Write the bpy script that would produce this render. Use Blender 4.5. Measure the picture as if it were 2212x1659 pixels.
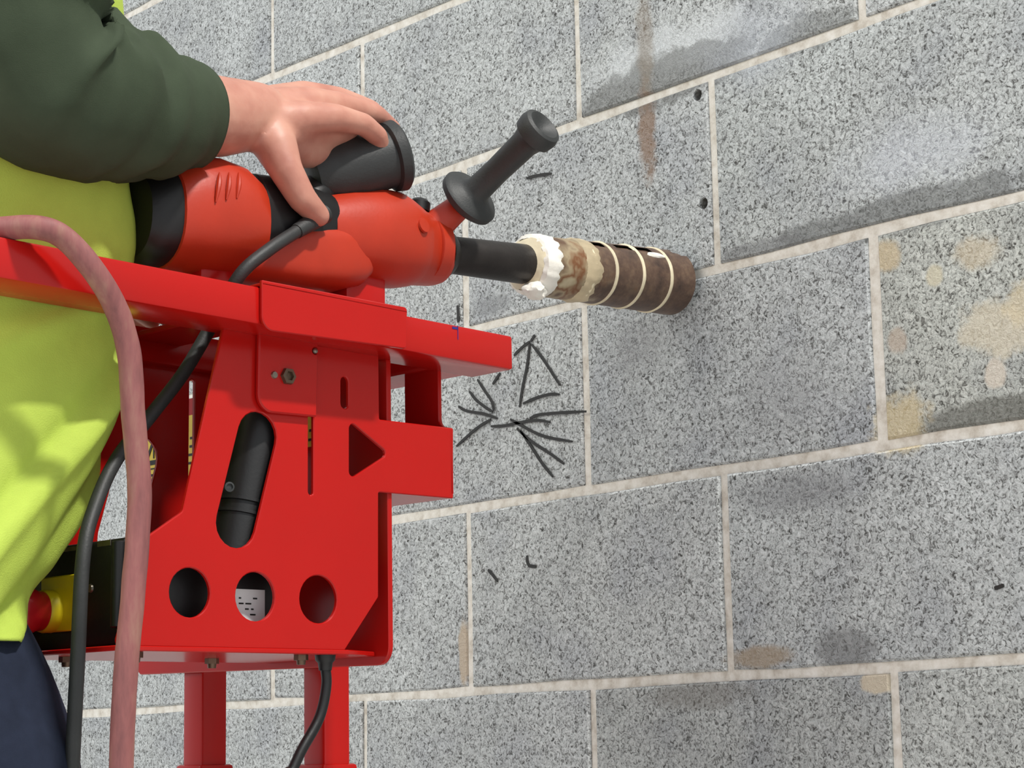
import bpy, bmesh, math, random
from mathutils import Vector, Matrix, noise
from mathutils.geometry import tessellate_polygon

random.seed(7)
for o in list(bpy.data.objects):
    bpy.data.objects.remove(o)
scene = bpy.context.scene
COL = scene.collection
PI = math.pi

# ------------------------------------------------------------------ camera
cam_data = bpy.data.cameras.new('camera')
cam = bpy.data.objects.new('camera', cam_data)
COL.objects.link(cam)
cam.location = (1.43974, -1.46230, 0.76074)
cam.rotation_euler = (1.738302, 0.018095, 0.881342)
cam_data.sensor_width = 36.0
cam_data.lens = 73.237
cam_data.clip_start = 0.02
scene.camera = cam

# ------------------------------------------------------------------ light
world = bpy.data.worlds.new('hall_light')
scene.world = world
world.use_nodes = True
bg = world.node_tree.nodes['Background']
bg.inputs['Color'].default_value = (0.92, 0.96, 1.0, 1)
bg.inputs['Strength'].default_value = 0.82


def area(name, loc, target, sx, sy, power, col=(1, 0.97, 0.92)):
    d = bpy.data.lights.new(name, 'AREA')
    d.shape = 'RECTANGLE'
    d.size = sx
    d.size_y = sy
    d.energy = power
    d.color = col
    o = bpy.data.objects.new(name, d)
    COL.objects.link(o)
    o.location = loc
    dirv = Vector(target) - Vector(loc)
    o.rotation_euler = dirv.to_track_quat('-Z', 'Y').to_euler()
    return o


area('ceiling_tube_light', (2.55, -0.28, 4.6), (0.1, -0.55, 1.0), 0.5, 0.16, 205)
area('fill_panel_light', (-0.6, -4.3, 3.6), (-0.2, -0.3, 1.0), 2.4, 1.6, 85)  # unseen panel added as fill, to light the wall evenly

vs = scene.view_settings
vs.view_transform = 'Standard'
vs.look = 'None'
vs.exposure = 0.0
vs.gamma = 1.0
vs.use_curve_mapping = False

# ------------------------------------------------------------------ materials


def srgb(r, g, b):
    def f(c):
        c /= 255.0
        return c / 12.92 if c <= 0.04045 else ((c + 0.055) / 1.055) ** 2.4
    return (f(r), f(g), f(b), 1.0)


def new_mat(name):
    m = bpy.data.materials.new(name)
    m.use_nodes = True
    nt = m.node_tree
    return m, nt, nt.nodes['Principled BSDF']


def N(nt, kind, **kw):
    n = nt.nodes.new(kind)
    for k, v in kw.items():
        if k.startswith('i_'):
            key = k[2:].replace('_', ' ')
            n.inputs[int(key) if key.isdigit() else key].default_value = v
        else:
            setattr(n, k, v)
    return n


def mix_rgb(nt, fac, a, b, mode='MIX'):
    n = nt.nodes.new('ShaderNodeMix')
    n.data_type = 'RGBA'
    n.blend_type = mode
    for sock, val in ((n.inputs[0], fac), (n.inputs[6], a), (n.inputs[7], b)):
        if hasattr(val, 'links'):
            nt.links.new(val, sock)
        else:
            sock.default_value = val
    return n.outputs[2]


def ramp(nt, fac, stops):
    n = nt.nodes.new('ShaderNodeValToRGB')
    cr = n.color_ramp
    while len(cr.elements) > 1:
        cr.elements.remove(cr.elements[-1])
    for i, (p, c) in enumerate(stops):
        e = cr.elements[0] if i == 0 else cr.elements.new(p)
        e.position = p
        e.color = c if len(c) == 4 else (*c, 1)
    nt.links.new(fac, n.inputs[0])
    return n.outputs[0]


def simple(name, col, rough=0.5, metal=0.0, var=0.12, scale=60, bump=0.0, bscale=300, spec=0.5, coat=0.0):
    """painted / moulded / woven surface: base colour with slight mottling and fine relief"""
    m, nt, b = new_mat(name)
    tc = N(nt, 'ShaderNodeTexCoord')
    nz = N(nt, 'ShaderNodeTexNoise', i_Scale=scale, i_Detail=4.0)
    nt.links.new(tc.outputs['Object'], nz.inputs['Vector'])
    lo = tuple(c * (1 - var) for c in col[:3]) + (1,)
    hi = tuple(min(1, c * (1 + var)) for c in col[:3]) + (1,)
    c = ramp(nt, nz.outputs['Fac'], [(0.3, lo), (0.7, hi)])
    nt.links.new(c, b.inputs['Base Color'])
    b.inputs['Roughness'].default_value = rough
    b.inputs['Metallic'].default_value = metal
    b.inputs['Specular IOR Level'].default_value = spec
    b.inputs['Coat Weight'].default_value = coat
    if bump:
        n2 = N(nt, 'ShaderNodeTexNoise', i_Scale=bscale, i_Detail=3.0)
        nt.links.new(tc.outputs['Object'], n2.inputs['Vector'])
        bp = N(nt, 'ShaderNodeBump', i_Strength=bump, i_Distance=0.002)
        nt.links.new(n2.outputs['Fac'], bp.inputs['Height'])
        nt.links.new(bp.outputs['Normal'], b.inputs['Normal'])
    return m


M = {}
M['red'] = simple('red_paint', srgb(178, 21, 17), 0.22, var=0.04, scale=9, bump=0.015, bscale=700, spec=0.32)
M['orange'] = simple('orange_plastic', srgb(178, 48, 22), 0.42, var=0.06, scale=30, bump=0.05)
M['black'] = simple('black_plastic', srgb(17, 17, 18), 0.45, var=0.15, bump=0.06)
M['rubber'] = simple('black_rubber', srgb(44, 46, 46), 0.55, var=0.15, bump=0.12, bscale=500)
M['dark_steel'] = simple('blackened_steel', srgb(42, 38, 36), 0.42, 0.35, var=0.25, scale=45, bump=0.1)
M['steel'] = simple('zinc_steel', srgb(150, 142, 130), 0.35, 0.9, var=0.2)
M['bolt'] = simple('brass_dull_bolt', srgb(112, 92, 76), 0.4, 0.7, var=0.25)
M['yellow_plastic'] = simple('yellow_plastic', srgb(214, 196, 24), 0.4, var=0.08)
M['red_plastic'] = simple('red_button_plastic', srgb(188, 26, 34), 0.3, var=0.05)
M['yellow_label'] = simple('yellow_sticker', srgb(236, 205, 76), 0.45, var=0.05)
M['white_label'] = simple('white_sticker', srgb(226, 226, 226), 0.4, var=0.05)
M['ink'] = simple('black_marker_ink', srgb(34, 33, 31), 0.6, var=0.3, scale=400)
M['blue_ink'] = simple('blue_marker_ink', srgb(44, 34, 120), 0.6)
M['hivis'] = simple('lime_mesh_cloth', srgb(178, 200, 84), 0.75, var=0.06, scale=30, bump=0.25, bscale=900, spec=0.2)
M['green'] = simple('dark_green_jersey', srgb(61, 71, 55), 0.85, var=0.08, scale=40, bump=0.2, bscale=1500, spec=0.15)
M['navy'] = simple('dark_navy_denim', srgb(36, 42, 58), 0.85, var=0.15, scale=60, bump=0.2, bscale=1200, spec=0.15)
M['boot'] = simple('brown_leather', srgb(70, 50, 34), 0.6, var=0.2)
M['hair'] = simple('brown_hair', srgb(52, 38, 28), 0.6, var=0.3, scale=200)


def skin_mat():
    m, nt, b = new_mat('skin')
    tc = N(nt, 'ShaderNodeTexCoord')
    nz = N(nt, 'ShaderNodeTexNoise', i_Scale=28.0, i_Detail=4.0)
    nt.links.new(tc.outputs['Object'], nz.inputs['Vector'])
    c = ramp(nt, nz.outputs['Fac'], [(0.3, srgb(172, 112, 96)), (0.5, srgb(190, 134, 116)), (0.7, srgb(200, 150, 130))])
    nt.links.new(c, b.inputs['Base Color'])
    b.inputs['Roughness'].default_value = 0.5
    b.inputs['Subsurface Weight'].default_value = 0.12
    b.inputs['Subsurface Radius'].default_value = (0.008, 0.003, 0.002)
    n2 = N(nt, 'ShaderNodeTexNoise', i_Scale=260.0, i_Detail=3.0)
    nt.links.new(tc.outputs['Object'], n2.inputs['Vector'])
    bp = N(nt, 'ShaderNodeBump', i_Strength=0.15, i_Distance=0.001)
    nt.links.new(n2.outputs['Fac'], bp.inputs['Height'])
    nt.links.new(bp.outputs['Normal'], b.inputs['Normal'])
    return m


M['skin'] = skin_mat()


def hose_mat():
    m, nt, b = new_mat('dusty_red_hose')
    tc = N(nt, 'ShaderNodeTexCoord')
    mp = N(nt, 'ShaderNodeMapping')
    mp.inputs['Scale'].default_value = (60, 60, 14)
    nt.links.new(tc.outputs['Object'], mp.inputs['Vector'])
    nz = N(nt, 'ShaderNodeTexNoise', i_Scale=1.0, i_Detail=5.0, i_Roughness=0.65)
    nt.links.new(mp.outputs['Vector'], nz.inputs['Vector'])
    c = ramp(nt, nz.outputs['Fac'], [(0.3, srgb(112, 66, 66)), (0.5, srgb(140, 84, 82)), (0.68, srgb(152, 108, 96)), (0.8, srgb(150, 128, 106))])
    nt.links.new(c, b.inputs['Base Color'])
    b.inputs['Roughness'].default_value = 0.65
    return m


M['hose'] = hose_mat()


def barrel_mat():
    """brown lacquered steel with rust; cream resin smeared over the rear part of the barrel"""
    m, nt, b = new_mat('rusty_brown_barrel')
    tc = N(nt, 'ShaderNodeTexCoord')
    nz = N(nt, 'ShaderNodeTexNoise', i_Scale=55.0, i_Detail=6.0, i_Roughness=0.7)
    nt.links.new(tc.outputs['Object'], nz.inputs['Vector'])
    c = ramp(nt, nz.outputs['Fac'], [(0.3, srgb(58, 44, 38)), (0.5, srgb(88, 68, 56)), (0.62, srgb(104, 84, 68)), (0.75, srgb(112, 72, 42))])
    sep = N(nt, 'ShaderNodeSeparateXYZ')
    nt.links.new(tc.outputs['Object'], sep.inputs[0])
    n2 = N(nt, 'ShaderNodeTexNoise', i_Scale=38.0, i_Detail=5.0)
    nt.links.new(tc.outputs['Object'], n2.inputs['Vector'])
    ma = N(nt, 'ShaderNodeMath', operation='MULTIPLY_ADD', i_1=0.07)
    nt.links.new(n2.outputs['Fac'], ma.inputs[0])
    nt.links.new(sep.outputs['X'], ma.inputs[2])
    msk = ramp(nt, ma.outputs[0], [(0.0, (1, 1, 1)), (0.196, (1, 1, 1)), (0.222, (0, 0, 0))])
    n3 = N(nt, 'ShaderNodeTexNoise', i_Scale=30.0, i_Detail=3.0)
    nt.links.new(tc.outputs['Object'], n3.inputs['Vector'])
    cream = ramp(nt, n3.outputs['Fac'], [(0.36, srgb(96, 72, 54)), (0.45, srgb(158, 142, 114)), (0.53, srgb(116, 74, 44)), (0.60, srgb(168, 152, 122)), (0.72, srgb(206, 194, 166))])
    nt.links.new(mix_rgb(nt, msk, c, cream), b.inputs['Base Color'])
    b.inputs['Roughness'].default_value = 0.42
    bp = N(nt, 'ShaderNodeBump', i_Strength=0.3, i_Distance=0.002)
    nt.links.new(nz.outputs['Fac'], bp.inputs['Height'])
    nt.links.new(bp.outputs['Normal'], b.inputs['Normal'])
    return m


M['barrel'] = barrel_mat()
M['cream'] = simple('cream_resin', srgb(218, 206, 176), 0.45, var=0.15, scale=40, bump=0.3, bscale=120)
M['beige'] = simple('beige_resin', srgb(184, 168, 138), 0.45, var=0.25, scale=35, bump=0.3, bscale=120)
M['white_resin'] = simple('white_resin', srgb(238, 234, 224), 0.4, var=0.08, scale=60, bump=0.3, bscale=150)


def stain_shade(nt, pos, base, cx, cz, rx, rz, col, strength, edge=0.5, warp=0.6, nscale=16.0):
    """a patch on the wall face, ragged ellipse at (cx, cz)"""
    s = N(nt, 'ShaderNodeVectorMath', operation='SUBTRACT')
    nt.links.new(pos, s.inputs[0])
    s.inputs[1].default_value = (cx, 0, cz)
    d = N(nt, 'ShaderNodeVectorMath', operation='DIVIDE')
    nt.links.new(s.outputs[0], d.inputs[0])
    d.inputs[1].default_value = (rx, 1000, rz)
    ln = N(nt, 'ShaderNodeVectorMath', operation='LENGTH')
    nt.links.new(d.outputs[0], ln.inputs[0])
    nz = N(nt, 'ShaderNodeTexNoise', i_Scale=nscale, i_Detail=5.0, i_Roughness=0.65)
    nt.links.new(pos, nz.inputs['Vector'])
    ma = N(nt, 'ShaderNodeMath', operation='MULTIPLY_ADD', i_1=warp * 2, i_2=-warp)
    nt.links.new(nz.outputs['Fac'], ma.inputs[0])
    ad = N(nt, 'ShaderNodeMath', operation='ADD')
    nt.links.new(ln.outputs['Value'], ad.inputs[0])
    nt.links.new(ma.outputs[0], ad.inputs[1])
    mr = N(nt, 'ShaderNodeMapRange', i_1=1.0 - edge, i_2=1.0, i_3=strength, i_4=0.0)
    mr.interpolation_type = 'SMOOTHSTEP'
    nt.links.new(ad.outputs[0], mr.inputs[0])
    return mix_rgb(nt, mr.outputs[0], base, col)


def block_mat():
    m, nt, b = new_mat('concrete_block')
    geo = N(nt, 'ShaderNodeNewGeometry')
    pos = geo.outputs['Position']
    n1 = N(nt, 'ShaderNodeTexNoise', i_Scale=235.0, i_Detail=3.0, i_Roughness=0.6, i_Distortion=1.3)
    nt.links.new(pos, n1.inputs['Vector'])
    n2 = N(nt, 'ShaderNodeTexNoise', i_Scale=9.0, i_Detail=4.0)
    nt.links.new(pos, n2.inputs['Vector'])
    c = ramp(nt, n1.outputs['Fac'], [(0.31, srgb(72, 72, 70)), (0.40, srgb(132, 133, 132)), (0.48, srgb(178, 181, 181)), (0.66, srgb(212, 215, 215))])
    big = ramp(nt, n2.outputs['Fac'], [(0.3, (0.80, 0.805, 0.835)), (0.5, (0.96, 0.96, 0.955)), (0.7, (1.08, 1.085, 1.08))])
    c = mix_rgb(nt, 1.0, c, big, 'MULTIPLY')
    at = N(nt, 'ShaderNodeAttribute')
    at.attribute_type = 'OBJECT'
    at.attribute_name = 'tint'
    c = mix_rgb(nt, 1.0, c, at.outputs['Color'], 'MULTIPLY')
    for st in STAINS_AND_SHADE:
        c = stain_shade(nt, pos, c, *st)
    nt.links.new(c, b.inputs['Base Color'])
    b.inputs['Roughness'].default_value = 0.9
    b.inputs['Specular IOR Level'].default_value = 0.2
    bp = N(nt, 'ShaderNodeBump', i_Strength=0.55, i_Distance=0.004)
    nt.links.new(n1.outputs['Fac'], bp.inputs['Height'])
    nt.links.new(bp.outputs['Normal'], b.inputs['Normal'])
    return m


def mortar_mat():
    m, nt, b = new_mat('pale_mortar')
    geo = N(nt, 'ShaderNodeNewGeometry')
    nz = N(nt, 'ShaderNodeTexNoise', i_Scale=70.0, i_Detail=5.0, i_Roughness=0.65)
    nt.links.new(geo.outputs['Position'], nz.inputs['Vector'])
    c = ramp(nt, nz.outputs['Fac'], [(0.3, srgb(196, 186, 172)), (0.5, srgb(228, 222, 211)), (0.7, srgb(246, 242, 234))])
    nt.links.new(c, b.inputs['Base Color'])
    b.inputs['Roughness'].default_value = 0.9
    bp = N(nt, 'ShaderNodeBump', i_Strength=0.5, i_Distance=0.004)
    nt.links.new(nz.outputs['Fac'], bp.inputs['Height'])
    nt.links.new(bp.outputs['Normal'], b.inputs['Normal'])
    return m


# damp, rust, efflorescence, smeared mortar and a painted bit shadow on the wall face: centre x, z, half sizes, colour, strength, edge, raggedness
STAINS_AND_SHADE = [
    # damp along the foot of the two upper courses
    (-0.0601, 1.4635, 0.17, 0.036, srgb(216, 220, 222), 0.65, 0.7, 0.8, 28.0),
    (-0.0616, 1.4327, 0.15, 0.034, srgb(116, 117, 115), 0.68, 0.30, 0.85, 26.0),
    (0.1335, 1.4282, 0.07, 0.022, srgb(112, 114, 112), 0.6, 0.35, 0.85, 28.0),
    (0.2472, 1.2276, 0.17, 0.022, srgb(108, 110, 109), 0.66, 0.3, 0.8, 24.0),
    (0.3273, 1.0289, 0.10, 0.02, srgb(104, 104, 98), 0.75, 0.4, 0.55, 18.0),
    (0.0401, 0.8309, 0.055, 0.014, srgb(158, 142, 122), 0.8, 0.5, 0.5, 30.0),
    (0.1514, 0.8349, 0.05, 0.024, srgb(112, 112, 112), 0.6, 0.5, 0.5, 20.0),
    (0.2507, 1.2815, 0.13, 0.05, srgb(206, 211, 220), 0.45, 0.9, 0.7, 14.0),
    (0.0608, 1.2269, 0.07, 0.014, srgb(120, 121, 122), 0.6, 0.4, 0.8, 26.0),
    (0.0589, 1.4359, 0.10, 0.06, srgb(196, 202, 212), 0.4, 0.9, 0.6, 14.0),
    (-0.0497, 0.7982, 0.10, 0.018, srgb(118, 114, 108), 0.5, 0.6, 0.8, 24.0),
    # rust run
    (-0.0939, 1.3815, 0.017, 0.068, srgb(140, 112, 90), 0.75, 0.6, 0.75, 55.0),
    (-0.0925, 1.4825, 0.018, 0.075, srgb(144, 130, 112), 0.5, 0.7, 0.6, 40.0),
    # mortar smeared on the block by the right edge
    (0.2268, 1.0335, 0.042, 0.034, srgb(206, 188, 148), 0.68, 0.5, 0.9, 30.0),
    (0.2186, 1.1898, 0.022, 0.018, srgb(200, 184, 154), 0.85, 0.4, 0.5, 40.0),
    (0.274, 1.1626, 0.012, 0.012, srgb(206, 200, 178), 0.9, 0.4, 0.4, 50.0),
    (0.3375, 1.103, 0.05, 0.028, srgb(214, 204, 182), 0.68, 0.5, 0.9, 28.0),
    (0.3659, 1.1228, 0.022, 0.024, srgb(212, 198, 168), 0.68, 0.5, 0.9, 32.0),
    (0.3347, 1.0633, 0.013, 0.016, srgb(214, 204, 190), 0.8, 0.3, 0.35, 40.0),
    (0.3223, 1.1741, 0.03, 0.02, srgb(204, 190, 164), 0.6, 0.6, 0.7, 36.0),
    (0.2278, 1.1102, 0.014, 0.015, srgb(188, 172, 156), 0.7, 0.5, 0.5, 40.0),
    # smear beside head joints
    (-0.4182, 0.8545, 0.010, 0.045, srgb(190, 174, 154), 0.9, 0.4, 0.4, 50.0),
    (0.1854, 0.8031, 0.026, 0.012, srgb(198, 186, 166), 0.95, 0.3, 0.45, 40.0),
    # darker soiling across the middle block; bit's shadow painted beneath the drilled spot
    (0.0898, 1.0801, 0.11, 0.07, srgb(150, 151, 153), 0.3, 0.9, 0.5, 9.0),
    (-0.1151, 1.1621, 0.07, 0.05, srgb(140, 141, 143), 0.45, 0.9, 0.5, 12.0),  # soft shadow of the bit, put into the wall colour
    (0.0966, 0.9856, 0.10, 0.03, srgb(120, 121, 124), 0.5, 0.8, 0.6, 14.0),
    (-0.3583, 1.2433, 0.05, 0.018, srgb(134, 136, 138), 0.6, 0.6, 0.6, 20.0),
]
M['block'] = block_mat()
M['mortar'] = mortar_mat()
M['floor'] = simple('light_sealed_concrete_floor', srgb(206, 204, 198), 0.7, var=0.12, scale=6, bump=0.1, bscale=80)
M['hole'] = simple('drilled_concrete', srgb(60, 58, 56), 0.95, var=0.2)

# ------------------------------------------------------------------ mesh helpers


def mesh_obj(name, vf, mat, parent=None, smooth=None, auto=40):
    verts, faces = vf
    me = bpy.data.meshes.new(name)
    me.from_pydata([tuple(v) for v in verts], [], faces)
    me.materials.append(M[mat] if isinstance(mat, str) else mat)
    bm = bmesh.new()
    bm.from_mesh(me)
    bmesh.ops.remove_doubles(bm, verts=bm.verts, dist=1e-6)
    bmesh.ops.recalc_face_normals(bm, faces=bm.faces)
    bm.to_mesh(me)
    bm.free()
    if smooth is not False:
        me.polygons.foreach_set('use_smooth', [True] * len(me.polygons))
        try:
            me.set_sharp_from_angle(angle=math.radians(auto))
        except Exception:
            pass
    o = bpy.data.objects.new(name, me)
    COL.objects.link(o)
    if parent is not None:
        o.parent = parent
    return o


def join(*vfs):
    V, F = [], []
    for v, f in vfs:
        k = len(V)
        V += [tuple(p) for p in v]
        F += [tuple(i + k for i in q) for q in f]
    return V, F


def moved(vf, d):
    return [(v[0] + d[0], v[1] + d[1], v[2] + d[2]) for v in vf[0]], vf[1]


def box(x0, x1, y0, y1, z0, z1, bev=0.0, seg=1):
    bm = bmesh.new()
    bmesh.ops.create_cube(bm, size=1.0)
    for v in bm.verts:
        v.co = Vector(((x0 + x1) / 2 + v.co.x * (x1 - x0), (y0 + y1) / 2 + v.co.y * (y1 - y0), (z0 + z1) / 2 + v.co.z * (z1 - z0)))
    if bev:
        bmesh.ops.bevel(bm, geom=list(bm.edges), offset=bev, segments=seg, affect='EDGES', profile=0.5)
    return from_bm(bm)


def from_bm(bm):
    bm.verts.index_update()
    V = [tuple(v.co) for v in bm.verts]
    F = [tuple(v.index for v in f.verts) for f in bm.faces]
    bm.free()
    return V, F


def rounded(pts, seg=6):
    """polygon with per-corner radius: (x, y, r) -> list of 2D points"""
    out = []
    n = len(pts)
    for i in range(n):
        x, y, r = (tuple(pts[i]) + (0,))[:3]
        p = Vector((x, y))
        if r <= 0:
            out.append((x, y))
            continue
        a = Vector(pts[i - 1][:2]) - p
        b = Vector(pts[(i + 1) % n][:2]) - p
        la, lb = a.length, b.length
        a.normalize()
        b.normalize()
        ang = a.angle(b)
        d = min(r / math.tan(ang / 2), la * 0.49, lb * 0.49)
        rr = d * math.tan(ang / 2)
        c = p + (a + b).normalized() * (rr / math.sin(ang / 2))
        s = p + a * d - c
        e = p + b * d - c
        sweep = math.atan2(s.x * e.y - s.y * e.x, s.dot(e))
        for k in range(seg + 1):
            t = sweep * k / seg
            out.append((c.x + s.x * math.cos(t) - s.y * math.sin(t), c.y + s.x * math.sin(t) + s.y * math.cos(t)))
    return out


def circle2(cx, cy, r, n=28, ry=None):
    return [(cx + r * math.cos(2 * PI * k / n), cy + (ry or r) * math.sin(2 * PI * k / n)) for k in range(n)]


def oblong(p, q, r, n=10):
    p, q = Vector(p), Vector(q)
    d = (q - p).normalized()
    a0 = math.atan2(d.y, d.x)
    pts = []
    for c, st in ((q, a0 - PI / 2), (p, a0 + PI / 2)):
        for k in range(n + 1):
            t = st + PI * k / n
            pts.append((c.x + r * math.cos(t), c.y + r * math.sin(t)))
    return pts


def inset(loop, d):
    """shift a loop inwards (towards its own inside for positive d)"""
    n = len(loop)
    area2 = sum(loop[i][0] * loop[(i + 1) % n][1] - loop[(i + 1) % n][0] * loop[i][1] for i in range(n))
    sg = 1 if area2 > 0 else -1
    out = []
    for i in range(n):
        p0, p1, p2 = Vector(loop[i - 1]), Vector(loop[i]), Vector(loop[(i + 1) % n])
        e1 = (p1 - p0)
        e2 = (p2 - p1)
        if e1.length < 1e-9 or e2.length < 1e-9:
            out.append(tuple(p1))
            continue
        e1.normalize()
        e2.normalize()
        n1 = Vector((-e1.y, e1.x)) * sg
        n2 = Vector((-e2.y, e2.x)) * sg
        mm = (n1 + n2)
        k = max(0.4, mm.length_squared / 2)
        out.append(tuple(p1 + mm / k * d * 1.0 if mm.length > 1e-6 else p1))
    return out


def sheet(outline, holes, u0, u1, place, bev=0.0008, hbev=None):
    """flat plate with through holes: outline/holes in 2D, thickness u0..u1, place(a, b, u) -> 3D.  Both faces chamfered."""
    loops = [list(outline)] + [list(h) for h in holes]
    V, F = [], []

    def ring(loop, u):
        k = len(V)
        V.extend(place(p[0], p[1], u) for p in loop)
        return list(range(k, k + len(loop)))
    lo_f, hi_f = [], []
    lo_r, hi_r = [], []
    for j, lp in enumerate(loops):
        e = bev if (j == 0 or hbev is None) else hbev
        ins = inset(lp, e if j == 0 else -e)
        lo_f.append((ins, ring(ins, u0)))
        r1 = ring(lp, u0 + e)
        r2 = ring(lp, u1 - e)
        hi_f.append((ins, ring(ins, u1)))
        for A, B in ((lo_f[-1][1], r1), (r1, r2), (r2, hi_f[-1][1])):
            n = len(A)
            for i in range(n):
                F.append((A[i], A[(i + 1) % n], B[(i + 1) % n], B[i]))
    for lst in (lo_f, hi_f):
        flat = [i for _, r in lst for i in r]
        tri = tessellate_polygon([[Vector((p[0], p[1], 0)) for p in lp] for lp, _ in lst])
        F.extend(tuple(flat[i] for i in t) for t in tri)
    return V, F


def pl_t(a, b, u):      # plate standing along the stand: (s, z), thickness across
    return (a, u, b)


def pl_s(a, b, u):      # plate standing across the stand: (t, z), thickness along
    return (u, a, b)


def pl_z(a, b, u):      # lying plate: (s, t), thickness up
    return (a, b, u)


def frame_of(d):
    d = Vector(d).normalized()
    up = Vector((0, 0, 1)) if abs(d.z) < 0.9 else Vector((1, 0, 0))
    x = up.cross(d).normalized()
    return x, d.cross(x), d


def lathe(p0, d, prof, n=28, caps=True, ex=1.0, wob=None):
    """surface of revolution from p0 along d, profile [(distance, radius)]"""
    x, y, d = frame_of(d)
    p0 = Vector(p0)
    V, F = [], []
    for i, (h, r) in enumerate(prof):
        for k in range(n):
            a = 2 * PI * k / n
            rr = r * (1 + (wob(i, a) if wob else 0))
            V.append(p0 + d * h + x * (math.cos(a) * rr * ex) + y * (math.sin(a) * rr))
    for i in range(len(prof) - 1):
        for k in range(n):
            F.append((i * n + k, i * n + (k + 1) % n, (i + 1) * n + (k + 1) % n, (i + 1) * n + k))
    if caps:
        F.append(tuple(range(n))[::-1])
        m = (len(prof) - 1) * n
        F.append(tuple(range(m, m + n)))
    return V, F


def catmull(pts, sub=8):
    P = [Vector(p) for p in pts]
    P = [P[0] * 2 - P[1]] + P + [P[-1] * 2 - P[-2]]
    out = []
    for i in range(1, len(P) - 2):
        for k in range(sub):
            t = k / sub
            a, b, c, d = P[i - 1], P[i], P[i + 1], P[i + 2]
            out.append(0.5 * ((2 * b) + (c - a) * t + (2 * a - 5 * b + 4 * c - d) * t * t + (3 * b - a - 3 * c + d) * t ** 3))
    out.append(P[-2])
    return out


def sweep(path, rad, n=14, caps=True, jitter=0.0):
    """round section carried along a path; rad is a number or a list"""
    P = [Vector(p) for p in path]
    m = len(P)
    R = rad if isinstance(rad, (list, tuple)) else [rad] * m
    tang = [(P[min(i + 1, m - 1)] - P[max(i - 1, 0)]).normalized() for i in range(m)]
    x, y, _ = frame_of(tang[0])
    V, F = [], []
    for i in range(m):
        if i:
            q = tang[i - 1].rotation_difference(tang[i])
            x = q @ x
            y = q @ y
        for k in range(n):
            a = 2 * PI * k / n
            r = R[i] * (1 + jitter * noise.noise(P[i] * 60 + Vector((math.cos(a), math.sin(a), 0))))
            V.append(P[i] + (x * math.cos(a) + y * math.sin(a)) * r)
    for i in range(m - 1):
        for k in range(n):
            F.append((i * n + k, i * n + (k + 1) % n, (i + 1) * n + (k + 1) % n, (i + 1) * n + k))
    if caps:
        F.append(tuple(range(n))[::-1])
        F.append(tuple(range((m - 1) * n, m * n)))
    return V, F


def loft(sections, n=28, power=2.0, cap=True):
    """sections (s, t, z, half width t, half height z) stacked along s"""
    V, F = [], []
    for (s, t, z, rt, rz) in sections:
        for k in range(n):
            a = 2 * PI * k / n
            c, q = math.cos(a), math.sin(a)
            V.append((s, t + rt * math.copysign(abs(c) ** (2 / power), c), z + rz * math.copysign(abs(q) ** (2 / power), q)))
    for i in range(len(sections) - 1):
        for k in range(n):
            F.append((i * n + k, i * n + (k + 1) % n, (i + 1) * n + (k + 1) % n, (i + 1) * n + k))
    if cap:
        F.append(tuple(range(n))[::-1])
        m = (len(sections) - 1) * n
        F.append(tuple(range(m, m + n)))
    return V, F


# the drilling stand's own frame: s forward to the wall, t across (away from the viewer), z up from the floor
YAW = math.radians(95.255)
ORG = Vector((0.06559, -0.50041, 0.0))
ROT = Matrix.Rotation(YAW, 3, 'Z')


def thing(name, label, cat, base, group=None):
    o = bpy.data.objects.new(name, None)
    o.empty_display_size = 0.05
    COL.objects.link(o)
    o.location = ORG + ROT @ Vector(base)
    o.rotation_euler = (0, 0, YAW)
    o['label'] = label
    o['category'] = cat
    o['off'] = list(base)
    if group:
        o['group'] = group
    return o


def root_of(o):
    while o.parent is not None:
        o = o.parent
    return o


def part(name, vf, mat, parent, label=None, smooth=None, auto=40):
    b = root_of(parent)['off']
    o = mesh_obj(name, moved(vf, (-b[0], -b[1], -b[2])), mat, parent, smooth, auto)
    if label:
        o['label'] = label
    return o


def solo(name, vf, mat, label, cat, base, auto=40):
    o = mesh_obj(name, moved(vf, (-base[0], -base[1], -base[2])), mat, None, None, auto)
    o.location = ORG + ROT @ Vector(base)
    o.rotation_euler = (0, 0, YAW)
    o['label'] = label
    o['category'] = cat
    return o


# ------------------------------------------------------------------ setting: wall, floor
S = 0.2032
BED = {4: (0.0077, 0.81416), 5: (-0.0008, 1.01627), 6: (-0.0090, 1.21905), 7: (-0.0012, 1.42002), 8: (-0.0300, 1.60957), 9: (-0.005, 1.826)}


def bed_z(k, x):
    if k in BED:
        m, c = BED[k]
        return c + m * max(-1.6, min(0.5, x))
    return k * S


holes_w = [(-0.0181, 1.4051), (-0.0148, 1.2901)]
mort = mesh_obj('wall_back', sheet([(-3.70, 0.0), (1.35, 0.0), (1.35, 3.05), (-3.70, 3.05)], [circle2(q[0], q[1], 0.0062, 12) for q in holes_w], 0.0035, 0.07, lambda a, b, u: (a, u, b), 0.0004), 'mortar', smooth=False)
mort['kind'] = 'structure'
mort['label'] = 'grey concrete block wall with pale mortar joints'

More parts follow.
